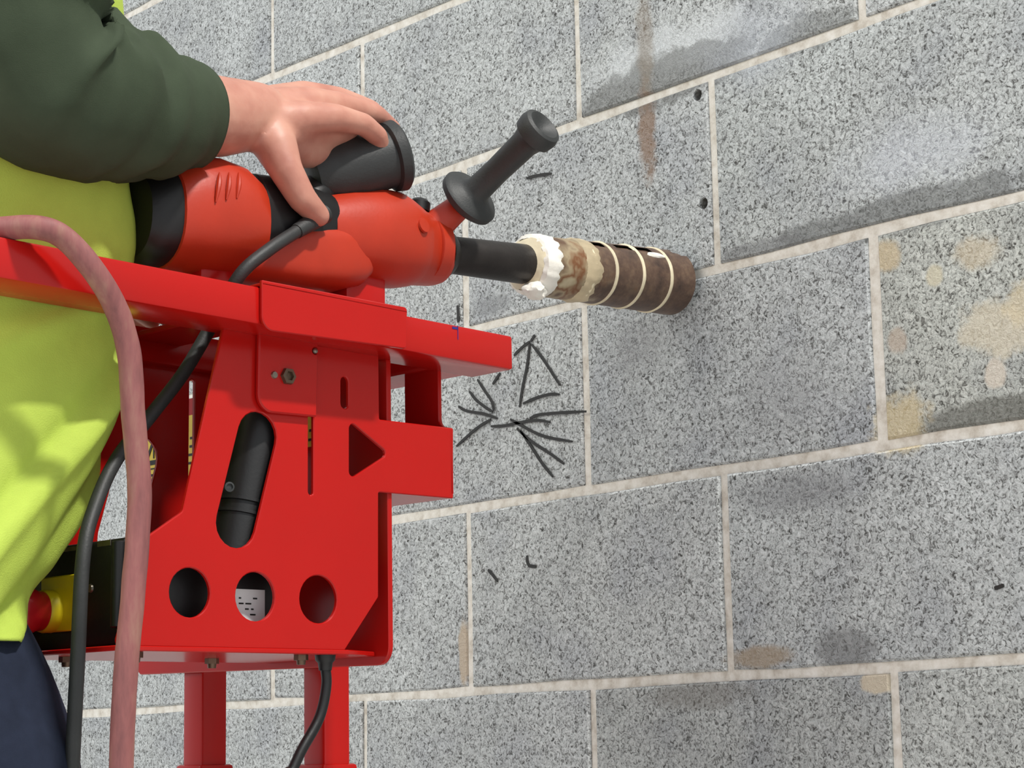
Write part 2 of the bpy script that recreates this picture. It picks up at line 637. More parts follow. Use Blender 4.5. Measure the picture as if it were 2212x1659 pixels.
DARK = {}     # course, half index -> tint of that block
DARK[(5, 0)] = (0.96, 0.965, 0.975)
DARK[(3, 0)] = (0.84, 0.84, 0.83)
DARK[(4, -1)] = (1.0, 1.0, 1.0)
DARK[(4, 1)] = (0.95, 0.955, 0.96)
DARK[(5, 2)] = (0.97, 0.965, 0.91)
DARK[(6, 1)] = (0.96, 0.97, 0.97)
DARK[(3, 2)] = (0.92, 0.92, 0.90)
DARK[(6, -1)] = (1.03, 1.03, 1.04)
J = 0.0052
for k in range(0, 15):
    off = 0 if k % 2 == 0 else 1
    # even courses have head joints at even multiples of half a block
    h = -19 if off else -18
    h = h if (h % 2 == off) else h - 1
    while h < 6:
        x0 = h * S + J + random.uniform(-0.0012, 0.0012)
        x1 = (h + 2) * S - J + random.uniform(-0.0012, 0.0012)
        x0 = max(x0, -3.69)
        x1 = min(x1, 1.34)
        h2 = h
        h += 2
        if x1 - x0 < 0.03:
            continue
        zb = lambda x: bed_z(k, x) + J
        zt = lambda x: bed_z(k + 1, x) - J
        y0 = random.uniform(-0.0008, 0.0008)
        e = random.uniform(0.0016, 0.0026)
        hol = [q for q in holes_w if x0 < q[0] < x1 and zb(q[0]) < q[1] < zt(q[0])]
        jt = lambda a: random.uniform(-a, a)
        fr = (0.0, 0.16, 0.38, 0.61, 0.83, 1.0)
        outline = [(x0 + (x1 - x0) * q, zb(x0 + (x1 - x0) * q) + jt(0.0012)) for q in fr]
        outline += [(x1 + jt(0.001), (zb(x1) + zt(x1)) / 2 + jt(0.03))]
        outline += [(x0 + (x1 - x0) * q, zt(x0 + (x1 - x0) * q) + jt(0.0012)) for q in fr[::-1]]
        outline += [(x0 + jt(0.001), (zb(x0) + zt(x0)) / 2 + jt(0.03))]
        vf = sheet(outline, [circle2(q[0], q[1], 0.0062, 12) for q in hol], y0, y0 + 0.09, lambda a, b, u: (a, u, b), e, 0.0004)
        o = mesh_obj('concrete_block', vf, 'block', mort, smooth=False)
        g = random.uniform(0.955, 1.045)
        o['tint'] = list(DARK.get((k, h2 + 1), (g, g, g * 1.005)))

fl = mesh_obj('floor', box(-3.7, 3.7, -6.0, 0.07, -0.08, 0.0), 'floor', smooth=False)
fl['kind'] = 'structure'
fl['label'] = 'grey concrete floor'


# marker strokes drawn on the blocks: flat ink ribbons lying on the wall face
def stroke(pts, w):
    P = [Vector((p[0], p[1])) for p in pts]
    P = [Vector((v.x, v.y)) for v in catmull([(p.x, p.y, 0) for p in P], 5)]
    V, F = [], []
    m = len(P)
    for i, p in enumerate(P):
        d = (P[min(i + 1, m - 1)] - P[max(i - 1, 0)]).normalized()
        nrm = Vector((-d.y, d.x))
        tt = i / (m - 1)
        ww = w * (0.65 + 0.35 * min(1, 6 * tt, 6 * (1 - tt))) * (1 + 0.18 * noise.noise(Vector((p.x * 300, p.y * 300, w * 1e3))))
        for q in (p + nrm * ww, p - nrm * ww):
            V.append((q.x, -0.0016, q.y))
            V.append((q.x, -0.0006, q.y))
    for i in range(m - 1):
        a, b = i * 4, i * 4 + 4
        F += [(a, a + 2, b + 2, b), (a + 1, b + 1, b + 3, a + 3), (a, b, b + 1, a + 1), (a + 2, a + 3, b + 3, b + 2)]
    F += [(0, 1, 3, 2), (m * 4 - 4, m * 4 - 2, m * 4 - 1, m * 4 - 3)]
    return V, F


burst = [
    [(-0.2806, 1.1966), (-0.288, 1.1905)], [(-0.2896, 1.1907), (-0.3041, 1.1857), (-0.3172, 1.1793)], [(-0.2896, 1.1887), (-0.2951, 1.1645), (-0.3039, 1.1398), (-0.3093, 1.1197)],
    [(-0.2865, 1.1871), (-0.2696, 1.17), (-0.2546, 1.1523), (-0.2405, 1.135)], [(-0.3422, 1.1631), (-0.3557, 1.1523)], [(-0.3831, 1.1616), (-0.3692, 1.1457), (-0.3579, 1.1325), (-0.3548, 1.1216)],
    [(-0.3978, 1.1497), (-0.3862, 1.1385), (-0.3696, 1.1278), (-0.3565, 1.1207)], [(-0.4187, 1.1354), (-0.4034, 1.128), (-0.3732, 1.1208), (-0.3485, 1.1123)], [(-0.36, 1.1128), (-0.3819, 1.1071), (-0.4024, 1.099), (-0.4231, 1.0897)],
    [(-0.3602, 1.1049), (-0.3373, 1.1025), (-0.313, 1.1026), (-0.2812, 1.1016), (-0.258, 1.0966)], [(-0.3028, 1.123), (-0.2805, 1.1262), (-0.257, 1.1271), (-0.2416, 1.1249)],
    [(-0.2922, 1.1051), (-0.2763, 1.1071), (-0.2423, 1.1047), (-0.1986, 1.1005)], [(-0.3257, 1.1084), (-0.3083, 1.0999), (-0.2817, 1.0873), (-0.2585, 1.0794), (-0.2222, 1.0709)],
    [(-0.3148, 1.0966), (-0.2898, 1.0791), (-0.2591, 1.0622), (-0.2366, 1.0485)], [(-0.3084, 1.0937), (-0.29, 1.0729), (-0.2733, 1.0537), (-0.2553, 1.0365)]]
V = join(*[stroke(p, 0.0017) for p in burst])
o = mesh_obj('marker_drawing', V, 'ink', mort, smooth=False)
o['label'] = 'black marker starburst lines drawn on the wall'
for pts in ([(-0.2895, 1.3767), (-0.2727, 1.3761), (-0.2466, 1.373)], [(-0.4178, 1.2536), (-0.4171, 1.2425), (-0.4173, 1.2333)], [(-0.3694, 0.9442), (-0.3613, 0.938), (-0.3526, 0.9302)],
            [(-0.3015, 0.9549), (-0.3009, 0.9478), (-0.2971, 0.9435), (-0.2862, 0.9417)], [(0.3218, 0.8784), (0.3267, 0.8792), (0.3317, 0.8805)]):
    mesh_obj('marker_tick', stroke(pts, 0.0018), 'ink', mort, smooth=False)
# dark bottoms of the two drilled holes
for q in holes_w:
    mesh_obj('drill_hole', lathe((q[0], 0.045, q[1]), (0, 1, 0), [(0, 0.0061), (0.024, 0.0061)], 12), 'hole', mort)

# ------------------------------------------------------------------ drilling stand
stand = thing('drilling_stand', 'red steel drilling stand with perforated side plates and long top rail', 'drill stand', (0.06, 0.19, 0.0))

NEAR_T, FAR_T = 0.0, 0.160
ZB = 0.8306
plate_outline = rounded([(-0.1205, 1.0803) + (0,), (-0.1585, 0.9318) + (0.006,), (-0.1937, 0.909) + (0.004,), (-0.2168, ZB, 0.004), (0.0, ZB, 0.002),
                         (0.0361, 0.8741) + (0.003,), (0.037, 0.96) + (0.0015,), (0.1212, 0.9603) + (0.0015,), (0.1223, 1.0207) + (0.0015,), (0.0386, 1.0204) + (0.0015,), (0.0383, 1.0947) + (0,)])
plate_holes = [circle2(-0.1512, 0.8713, 0.0187),
               circle2(-0.0895, 0.8703, 0.0190),
               circle2(-0.0268, 0.8703, 0.0190),
               oblong((-0.0877, 0.9957), (-0.1081, 0.9257), 0.0190),
               rounded([(0.0061, 1.0166) + (0.004,), (0.0489, 0.9927) + (0.004,), (0.0057, 0.968) + (0.004,)]),
               oblong((-0.034, 1.0648), (-0.0343, 0.9554), 0.0027, 5),
               oblong((0.0013, 1.0482), (0.0012, 1.0298), 0.0040, 5)]
part('side_plate', sheet(plate_outline, plate_holes, NEAR_T, NEAR_T + 0.004, pl_t), 'red', stand, auto=30)
part('side_plate', sheet(plate_outline, plate_holes, FAR_T, FAR_T + 0.004, pl_t), 'red', stand, auto=30)
# bottom plate joins the two side plates
part('bottom_plate', sheet(rounded([(-0.2168, -0.0005, 0.002), (0.004, -0.0005, 0.002), (0.049, 0.02, 0.002), (0.049, FAR_T + 0.004, 0.0), (-0.2168, FAR_T + 0.004, 0.002)], 3), [],
                           ZB - 0.0035, ZB + 0.0005, pl_z), 'red', stand, auto=30)
# arm that reaches to the wall side: lower flange and the upright behind the rail end
SA = 0.1218
part('arm_flange', sheet([(0.054, 0.004), (SA, 0.004), (SA, 0.083), (0.054, 0.083)], [], 0.9607, 0.9647, pl_z), 'red', stand, auto=30)
part('arm_upright', sheet(rounded([(0.0, 0.9643, 0), (0.083, 0.9643, 0), (0.083, 1.0207, 0.004), (0.0575, 1.0227, 0.006), (0.0575, 1.0843, 0),
                                  (0.0135, 1.0843, 0), (0.0135, 1.0237, 0.008), (0.0, 1.0207, 0.002)]), [], SA - 0.004, SA, pl_s), 'red', stand, auto=30)
# cross plate riding on the two posts
CP = 0.050
cross_outline = rounded([(0.0035, 1.075, 0.004), (0.358, 1.075, 0.004), (0.358, 0.8236, 0.006), (0.0035, 0.8198, 0.015)])
part('cross_plate', sheet(cross_outline, [], CP, CP + 0.005, pl_s), 'red', stand, auto=30)


def ybars(t0, t1, z0, z1, rows, seed):
    rnd = random.Random(seed)
    vfs = []
    for i in range(rows):
        z = z1 - (i + 0.5) * (z1 - z0) / rows
        t = t1
        while t > t0 + 0.004:
            w = rnd.uniform(0.003, 0.012)
            if t - w < t0:
                break
            vfs.append(box(CP - 0.0012, CP - 0.0007, t - w, t, z - 0.0011, z + 0.0011))
            t -= w + rnd.uniform(0.002, 0.005)
    return join(*vfs)


# yellow caution stickers on the operator's face of the cross plate
LZ1, LZ0 = 1.0587, 0.9493
lab = part('warning_sticker', box(CP - 0.0007, CP - 0.0001, 0.262, 0.354, LZ0, LZ1), 'yellow_label', stand, 'yellow caution sticker', smooth=False)
TZ = 1.0184
tri = sheet(rounded([(0.350, TZ, 0.003), (0.318, TZ, 0.003), (0.334, TZ + 0.028, 0.003)], 3), [[(0.3435, TZ + 0.0045), (0.3245, TZ + 0.0045), (0.334, TZ + 0.021)]], CP - 0.0013, CP - 0.0007, pl_s, 0.0001)
mark = box(CP - 0.0013, CP - 0.0007, 0.3332, 0.3348, TZ + 0.006, TZ + 0.016)
part('warning_print', join(tri, mark, ybars(0.318, 0.351, LZ0 + 0.004, TZ - 0.006, 8, 3), ybars(0.266, 0.30, LZ0 + 0.03, LZ1 - 0.01, 9, 4),
                           box(CP - 0.0013, CP - 0.0007, 0.316, 0.353, TZ - 0.0042, TZ - 0.003)), 'ink', lab, smooth=False)
lab2 = part('warning_sticker', box(CP - 0.0007, CP - 0.0001, 0.094, 0.116, 1.01, 1.0642), 'yellow_label', stand, 'small yellow sticker', smooth=False)
part('warning_print', ybars(0.096, 0.114, 1.014, 1.0261, 3, 8), 'ink', lab2, smooth=False)

# posts, collars, foot
for tn in (0.0924, 0.2647):
    part('post', box(0.0553, 0.0838, tn, tn + 0.0284, 0.10, 1.06, 0.0025, 2), 'red', stand, auto=30)
    part('post_collar', box(0.0505, 0.0886, tn - 0.0045, tn + 0.0329, 0.62, 0.7406, 0.003, 2), 'red', stand, auto=30)
    part('post_sleeve', box(0.0525, 0.0866, tn - 0.0025, tn + 0.0309, 0.08, 0.62, 0.003, 2), 'red', stand, auto=30)
    part('foot_beam', box(-0.10, 0.40, tn - 0.006, tn + 0.0344, 0.06, 0.10, 0.004, 2), 'red', stand, auto=30)
    for sx in (-0.08, 0.38):
        part('caster', lathe((sx, tn + 0.001, 0.032), (0, 1, 0), [(0, 0.026), (0.002, 0.032), (0.024, 0.032), (0.026, 0.026)], 24), 'rubber', stand)
        for ft in (tn - 0.004, tn + 0.029):
            part('fork_cheek', box(sx - 0.011, sx + 0.011, ft, ft + 0.003, 0.025, 0.06), 'steel', stand, smooth=False)
part('foot_cross_beam', box(0.05, 0.09, 0.13, 0.256, 0.062, 0.098, 0.004, 2), 'red', stand, auto=30)


def shear_rail(vf, s_ref, slope):
    return [(v[0], v[1], v[2] + (v[0] - s_ref) * slope) for v in vf[0]], vf[1]


# long top rails, tilted very slightly nose-down
RT0, RT1 = -0.035, 0.016
R0 = (-0.3403, 1.1092)
R1 = (0.1603, 1.1001)
R2 = (-0.3395, 1.0797)
SLOPE = (R1[1] - R0[1]) / (R1[0] - R0[0])
rtop = lambda s: R0[1] + (s - R0[0]) * SLOPE
RH = R0[1] - R2[1]
RL = -0.46


def rail_bar(t0, t1, s0):
    z = R0[1]
    return shear_rail(box(s0, R1[0], t0, t1, z - RH, z, 0.0022, 2), R0[0], SLOPE)


near_rail = part('top_rail', rail_bar(RT0, RT1, RL), 'red', stand, auto=30)
part('top_rail', rail_bar(FAR_T - 0.012, FAR_T + 0.039, -0.112), 'red', stand, auto=30)
zc = rtop(0.13)
part('front_cross_bar', shear_rail(box(R1[0] - 0.05, R1[0] - 0.004, RT1, FAR_T - 0.012, R0[1] - RH + 0.002, R0[1] - 0.001, 0.002), R0[0], SLOPE), 'red', stand, auto=30)
for d0, d1 in ((-0.105, -0.055), (0.046, 0.104)):
    part('deck_plate', shear_rail(box(d0, d1, RT1, FAR_T - 0.012, R0[1] - 0.012, R0[1] - 0.007, 0.001), R0[0], SLOPE), 'red', stand, auto=30)
part('pen_mark', moved(join(box(0, 0.0007, -0.0003, 0.0, -0.012, 0.0), box(-0.006, 0.0007, -0.0003, 0.0, -0.0035, -0.0015)), (0.0952, RT0, 1.1011)), 'blue_ink', near_rail, 'short blue pen mark', smooth=False)

# folded saddle cover lapped over the near rail
sad = rounded([(-0.1143, 1.1097) + (0.001,), (-0.1142, 1.0707) + (0.011,), (0.0341, 1.0735) + (0.003,), (0.0356, 1.1079) + (0.003,)], 8)
part('saddle_cover', sheet(sad, [], RT0 - 0.0042, RT0 - 0.0004, pl_t), 'red', stand, auto=30)
SA0, SA1 = -0.1143, 0.0356
part('saddle_top', shear_rail(box(SA0, SA1, RT0 - 0.0042, RT1 + 0.002, R0[1] + 0.0006, R0[1] + 0.0030, 0.0008), R0[0], SLOPE), 'red', stand, auto=30)
# clamp tab bolted on the face of the near plate
tab = rounded([(-0.0902, 1.0797) + (0,), (-0.0914, 1.014) + (0.014,), (-0.0323, 1.0152) + (0.001,), (-0.0301, 1.0842) + (0,)], 8)
tb = part('clamp_tab', sheet(tab, [circle2(-0.034, 1.0686, 0.0022, 10)], -0.0052, -0.0004, pl_t, 0.0012), 'red', stand, auto=30)
HB = (-0.0624, 1.0447)
part('socket_bolt', lathe((HB[0], -0.0052, HB[1]), (0, -1, 0), [(0, 0.0072), (0.003, 0.0066), (0.0034, 0.0040), (0.0008, 0.0036)], 6), 'bolt', tb)
part('small_screw', lathe((-0.0759, -0.0052, 1.0443), (0, -1, 0), [(0, 0.0032), (0.0016, 0.0026)], 8), 'steel', tb)
part('rivet', lathe((-0.034, -0.0050, 1.0686), (0, -1, 0), [(0, 0.0024), (0.0012, 0.0020), (0.0018, 0.0008)], 10), 'steel', tb)

# lift cylinder behind the oblong window
C0 = Vector((-0.0535, 0.032, 1.0443))
C1 = Vector((-0.0849, 0.032, 0.9046))
cd = (C1 - C0)
Lc = cd.length
cy = part('lift_cylinder', lathe(C0, cd, [(0, 0.023), (Lc * 0.70, 0.023), (Lc * 0.703, 0.0245), (Lc * 0.72, 0.0245), (Lc * 0.723, 0.0225), (Lc * 0.77, 0.0225), (Lc * 0.773, 0.0245), (Lc * 0.79, 0.0245), (Lc * 0.793, 0.023), (Lc, 0.023)], 36), 'black', stand)
part('cylinder_port', lathe(Vector((-0.1085, 0.009, 0.9548)), (-0.3, -1, 0), [(0, 0.004), (0.0012, 0.004), (0.0014, 0.0026), (0.0002, 0.0024)], 14), 'rubber', cy)

# black control box on the bottom plate with the emergency button on its operator side
BX0, BX1, BT0, BT1 = -0.196, -0.034, 0.022, 0.152
BZ0, BZ1 = ZB + 0.0006, 0.9126
cb = part('control_box', box(BX0, BX1, BT0, BT1, BZ0, BZ1, 0.004, 3), 'black', stand, 'black control box')
part('box_corner_rib', lathe((BX0 - 0.001, BT0 + 0.004, BZ0 + 0.014), (0, 0, 1), [(0, 0.005), (0.001, 0.006), (BZ1 - BZ0 - 0.018, 0.006), (BZ1 - BZ0 - 0.017, 0.005)], 14), 'black', cb)
EB = (0.1077, 0.8619)
part('button_backing', box(BX0 - 0.003, BX0 - 0.0005, EB[0] - 0.030, EB[0] + 0.022, EB[1] - 0.016, EB[1] + 0.027, 0.001), 'yellow_plastic', cb, 'yellow backing plate')
em = part('emergency_button', lathe((BX0 - 0.012, EB[0] + 0.006, EB[1]), (-1, 0.0, 0.0), [(0, 0.015), (0.006, 0.0155), (0.010, 0.0175), (0.020, 0.0180), (0.026, 0.0175), (0.030, 0.014), (0.031, 0.006)], 32), 'red_plastic', cb, 'red mushroom button')
part('button_collar', lathe((BX0 - 0.003, EB[0] + 0.006, EB[1]), (-1, 0, 0), [(0, 0.0165), (0.008, 0.0165), (0.0095, 0.0155)], 32), 'yellow_plastic', em, 'yellow collar')
SC = (0.0642, 0.8768)
part('box_screw', lathe((BX0 - 0.0002, SC[0], SC[1]), (-1, 0, 0), [(0, 0.0036), (0.0015, 0.0030)], 12), 'steel', cb)
for g in ((0.0385, 0.0558, 0.9074, 0.9116), (0.0758, 0.1065, 0.9072, 0.9104)):
    part('grey_tag', box(BX0 - 0.0008, BX0 - 0.0001, *g), 'steel', cb, smooth=False)
# white rating label on the side of the box, seen through the middle hole
WL = (-0.1008, 0.8776)
WR = (-0.0638, 0.8771)
wl = part('rating_label', box(WL[0] - 0.012, WR[0], BT0 - 0.0006, BT0 - 0.0001, BZ0 + 0.002, WL[1]), 'white_label', cb, 'white rating label', smooth=False)
rnd = random.Random(5)
bars = []
for i in range(7):
    z = WL[1] - 0.007 - i * 0.0042
    s = WL[0] - 0.008
    while s < WR[0] - 0.008:
        w = rnd.uniform(0.002, 0.006)
        if rnd.random() < 0.62:
            bars.append(box(s, s + w, BT0 - 0.0010, BT0 - 0.0006, z - 0.0006, z + 0.0006))
        s += w + rnd.uniform(0.002, 0.005)
part('label_print', join(*bars), 'ink', wl, smooth=False)

# bolts under the bottom plate, cable gland
for (s, t) in ((-0.19, 0.106), (-0.19, 0.014), (-0.0600, 0.095), (-0.035, 0.012)):
    part('under_bolt', join(lathe((s, t, ZB - 0.0036), (0, 0, -1), [(0, 0.0058), (0.0042, 0.0058)], 6), lathe((s, t, ZB - 0.0078), (0, 0, -1), [(0, 0.0038), (0.0035, 0.0034)], 12)), 'bolt', stand)
GL = (-0.012, 0.010)
part('cable_gland', lathe((GL[0], GL[1], ZB - 0.0036), (0, 0, -1), [(0, 0.0085), (0.004, 0.0080), (0.006, 0.006), (0.012, 0.0052)], 18), 'black', stand)

# cradle that carries the drill
DT = 0.073
part('drill_cradle', box(0.052, 0.098, DT - 0.016, DT + 0.016, rtop(0.07) - 0.006, 1.1628, 0.004, 2), 'red', stand, auto=30)
part('drill_cradle', box(-0.10, -0.06, DT - 0.014, DT + 0.014, rtop(-0.08) - 0.006, 1.153, 0.004, 2), 'red', stand, auto=30)

# ------------------------------------------------------------------ rotary hammer
dz = -0.2032
drill = thing('rotary_hammer', 'orange and black rotary hammer lying on the red stand', 'drill', (0.02, DT, 1.156))


def sec(lst, power=2.3, n=32):
    return loft([(s, DT, z + dz, rt, rz) for (s, z, rt, rz) in lst], n, power)


part('rear_cap', sec([(-0.160, 1.377, 0.020, 0.024), (-0.158, 1.377, 0.029, 0.034), (-0.150, 1.377, 0.034, 0.039), (-0.136, 1.379, 0.037, 0.041), (-0.132, 1.380, 0.037, 0.041)]), 'black', drill)
mh = part('motor_housing', sec([(-0.134, 1.380, 0.034, 0.037), (-0.132, 1.380, 0.039, 0.043), (-0.118, 1.385, 0.042, 0.047), (-0.085, 1.389, 0.0435, 0.049), (-0.062, 1.388, 0.043, 0.047), (-0.050, 1.384, 0.0415, 0.0435), (-0.047, 1.384, 0.038, 0.040)]), 'orange', drill, 'orange motor housing')
for i in range(3):
    s0 = -0.104 + i * 0.0105
    pts = []
    for k in range(7):
        ph = math.radians(150 - i * 3 + k * 5)      # around the near side of the housing
        rt, rz = 0.0437, 0.0490
        c, q = math.cos(ph), math.sin(ph)
        pts.append((s0 - (k - 3) * 0.0012, DT + rt * math.copysign(abs(c) ** (2 / 2.3), c), 1.389 + dz + rz * math.copysign(abs(q) ** (2 / 2.3), q)))
    part('air_vent', sweep(pts, [0.0006, 0.0016, 0.0022, 0.0024, 0.0022, 0.0016, 0.0006], 8), 'orange', mh)
part('black_band', sec([(-0.051, 1.390, 0.034, 0.036), (-0.048, 1.390, 0.037, 0.041), (-0.02, 1.393, 0.037, 0.040), (0.010, 1.395, 0.034, 0.036), (0.034, 1.397, 0.030, 0.031)], 2.6), 'black', drill)
part('lower_housing', sec([(-0.062, 1.364, 0.026, 0.022), (-0.058, 1.364, 0.033, 0.027), (0.0, 1.366, 0.0365, 0.029), (0.04, 1.370, 0.0350, 0.028), (0.066, 1.376, 0.030, 0.027), (0.080, 1.382, 0.024, 0.022)], 3.6), 'orange', drill)
gh = part('gear_housing', sec([(0.028, 1.392, 0.022, 0.022), (0.030, 1.393, 0.031, 0.032), (0.060, 1.396, 0.036, 0.040), (0.090, 1.400, 0.039, 0.044), (0.115, 1.401, 0.039, 0.0435), (0.126, 1.400, 0.037, 0.041), (0.138, 1.399, 0.034, 0.037), (0.142, 1.399, 0.031, 0.035), (0.168, 1.398, 0.028, 0.031), (0.174, 1.397, 0.025, 0.028)], 2.2), 'orange', drill, 'orange gear housing')
part('housing_screw', lathe((0.122, DT - 0.0375, 1.408 + dz), (0.15, -1, 0.2), [(0, 0.007), (0.002, 0.0066), (0.0022, 0.003)], 14), 'orange', gh)
part('selector_knob', lathe((0.146, DT - 0.006, 1.431 + dz), (0.15, 0, 1), [(0, 0.010), (0.008, 0.010), (0.011, 0.007)], 18), 'black', drill)
part('nose_ring', lathe((0.172, DT, 1.3975 + dz), (1, 0, 0.06), [(0, 0.027), (0.004, 0.0255), (0.010, 0.022), (0.014, 0.019)], 32), 'dark_steel', drill)
# side handle: collar round the nose, stem, two flanged rubber grip pointing up to the viewer's side
hd = Vector((0.006, -0.090, 0.049)).normalized()
fl_c = Vector((0.180, 0.038, 1.2397))
part('handle_collar', lathe((0.152, DT, 1.3985 + dz), (1, 0, 0.02), [(0, 0.0315), (0.001, 0.0330), (0.015, 0.0315), (0.016, 0.030)], 32), 'orange', drill)
part('handle_stem', sweep([(0.160, DT - 0.012, 1.418 + dz), tuple(fl_c - hd * 0.004)], [0.015, 0.011], 16), 'orange', drill)
part('side_handle', lathe(fl_c, hd, [(-0.006, 0.012), (-0.005, 0.024), (-0.002, 0.0285), (0.003, 0.0290), (0.006, 0.0265), (0.009, 0.0165), (0.014, 0.0125), (0.040, 0.0118), (0.078, 0.0128), (0.086, 0.0150), (0.089, 0.0188), (0.097, 0.0200), (0.103, 0.0185), (0.1045, 0.0150), (0.101, 0.0085), (0.098, 0.003)], 36), 'rubber', drill)
# main grip under the hand
g0, g1 = Vector((0.0317, 0.086, 1.2417)), Vector((0.1098, 0.05, 1.2703))
gd = g1 - g0
gl = gd.length
part('main_grip', lathe(g0, gd, [(0, 0.019), (0.004, 0.026), (0.02, 0.0295), (gl * 0.5, 0.0300), (gl * 0.8, 0.027), (gl * 0.86, 0.027), (gl * 0.88, 0.0310), (gl * 0.97, 0.0320), (gl, 0.029), (gl + 0.001, 0.02)], 36), 'rubber', drill)
part('grip_neck', sweep(catmull([tuple(g0 + gd * 0.25 + Vector((0, 0, -0.012))), (0.030, DT + 0.004, 1.425 + dz), (0.020, DT, 1.400 + dz)], 5), 0.017, 18), 'black', drill)
part('cord_boot', sweep([(0.0082, 0.034, 1.1963), (-0.0265, 0.028, 1.1744)], [0.0085, 0.0062], 14), 'rubber', drill)

# ------------------------------------------------------------------ core bit
B0 = Vector((0.186, DT, 1.3985 + dz))
B1 = Vector((0.4975, DT, 1.4162 + dz))
bd = (B1 - B0)
BL = bd.length
bdn = bd.normalized()
bit = thing('core_bit', 'rusty brown core bit with cream resin rings pressed against the wall', 'drill bit', tuple(B0))
bit.rotation_euler = (0, 0, YAW)


def bat(d):
    return B0 + bdn * d


part('adapter', lathe(B0, bdn, [(0, 0.0165), (0.002, 0.0172), (0.098, 0.0190), (0.106, 0.0178)], 36), 'dark_steel', bit, 'black adapter sleeve')
b_s = 0.104
bl = BL - b_s
nn = 64
prof = [(0, 0.012), (0.0005, 0.0270), (0.003, 0.0284)] + [(0.003 + (bl - 0.003) * k / 12, 0.0284 + 0.0046 * k / 12) for k in range(1, 13)]
V, F = lathe(bat(b_s), bdn, prof, nn, caps=False)
# lengthwise slots and the notched cutting rim
base_n = 3
rx, ry, rd = frame_of(bdn)
drop = set()
top = [k for k in range(nn)]


def slot(k0, k1, i0, i1):
    for i in range(i0, i1):
        for k in range(k0, k1):
            drop.add((i, k % nn))


def ang_index(v):       # column whose direction is closest to v
    v = Vector(v)
    return max(range(nn), key=lambda k: (rx * math.cos(2 * PI * (k + 0.5) / nn) + ry * math.sin(2 * PI * (k + 0.5) / nn)).dot(v))


ku = ang_index((0, -0.60, 0.80))
slot(ku - 1, ku + 2, 5, 7)
slot(ku - 1, ku + 2, 8, 11)
slot(ku - 2, ku + 2, 13, 14)
F = [f for i in range(len(prof) - 1) for k, f in enumerate(F[i * nn:(i + 1) * nn]) if (i, k) not in drop]
# inner wall gives the tube its thickness
prof2 = [(0.004, 0.012), (0.006, 0.0255), (bl - 0.002, 0.0305)]
RINGS = ((0.064, 0.0022, 0.0012), (0.0935, 0.0020, 0.0012), (0.132, 0.0020, 0.0012), (0.1725, 0.0020, 0.0012))
barrel = part('barrel', join((V, F), lathe(bat(b_s), bdn, prof2, nn, caps=False)), 'barrel', bit, 'brown slotted barrel')
for d, w, r in RINGS:
    rr = 0.0284 + 0.0046 * (d / bl)
    part('resin_ring', lathe(bat(b_s + d), bdn, [(-w * 1.2, rr - 0.0006), (-w * 0.6, rr + r * 0.8), (w * 0.2, rr + r), (w, rr + r * 0.5), (w * 1.4, rr - 0.0006)], 48, caps=False, wob=lambda i, a: 0.014 * noise.noise(Vector((math.cos(a) * 3, math.sin(a) * 3, i + d * 90)))), 'cream', bit)


def blob(c, rx_, ry_, rz_, seed, amp=0.35, sub=3):
    bm = bmesh.new()
    bmesh.ops.create_icosphere(bm, subdivisions=sub, radius=1.0)
    for v in bm.verts:
        k = 1 + amp * noise.noise(v.co * 1.7 + Vector((seed * 7.1, seed, 3))) + amp * 0.4 * noise.noise(v.co * 4 + Vector((seed, 9, 1)))
        v.co = Vector((v.co.x * rx_ * k, v.co.y * ry_ * k, v.co.z * rz_ * k)) + Vector(c)
    return from_bm(bm)


def collar_blob(d0, d1, r, seed):
    """lumpy resin skirt round the rear shoulder of the barrel"""
    pr = [(d0, r - 0.004), (d0 + 0.002, r), ((d0 + d1) / 2, r + 0.0016), (d1 - 0.003, r + 0.001), (d1, r - 0.0008)]
    x, y, d = frame_of(bdn)
    V, F = [], []
    n = 72
    for i, (h, rr) in enumerate(pr):
        for k in range(n):
            a = 2 * PI * k / n
            q = noise.noise(Vector((math.cos(a) * 3.2, math.sin(a) * 3.2, seed)))
            hh = h + (0.009 * q if i >= 2 else 0.002 * q)
            r2 = rr * (1 + 0.05 * noise.noise(Vector((math.cos(a) * 7, math.sin(a) * 7, seed + i))))
            V.append(bat(b_s + hh) + x * math.cos(a) * r2 + y * math.sin(a) * r2)
    for i in range(len(pr) - 1):
        for k in range(n):
            F.append((i * n + k, i * n + (k + 1) % n, (i + 1) * n + (k + 1) % n, (i + 1) * n + k))
    return V, F


part('white_resin_collar', collar_blob(-0.002, 0.021, 0.0286, 3.3), 'white_resin', bit, 'white resin skirt')
part('resin_shoulder', lathe(bat(b_s - 0.006), bdn, [(0, 0.0188), (0.002, 0.0215), (0.005, 0.0262), (0.009, 0.0275)], 48, caps=False, wob=lambda i, a: 0.03 * noise.noise(Vector((math.cos(a) * 2.5, math.sin(a) * 2.5, i * 0.7)))), 'cream', bit)
cpos = bat(b_s + 0.000) + Vector((0, -0.010, -0.0265))
part('white_resin_lump', blob(cpos, 0.0125, 0.010, 0.0085, 4), 'white_resin', bit, 'white resin lump')
part('cream_resin_band', collar_blob(0.050, 0.074, 0.0298, 8.1), M['beige'], bit)
part('pale_smear', blob(bat(b_s + 0.158) + Vector((0, -0.0245, 0.0185)), 0.014, 0.0035, 0.0035, 6, 0.2), 'white_resin', bit)

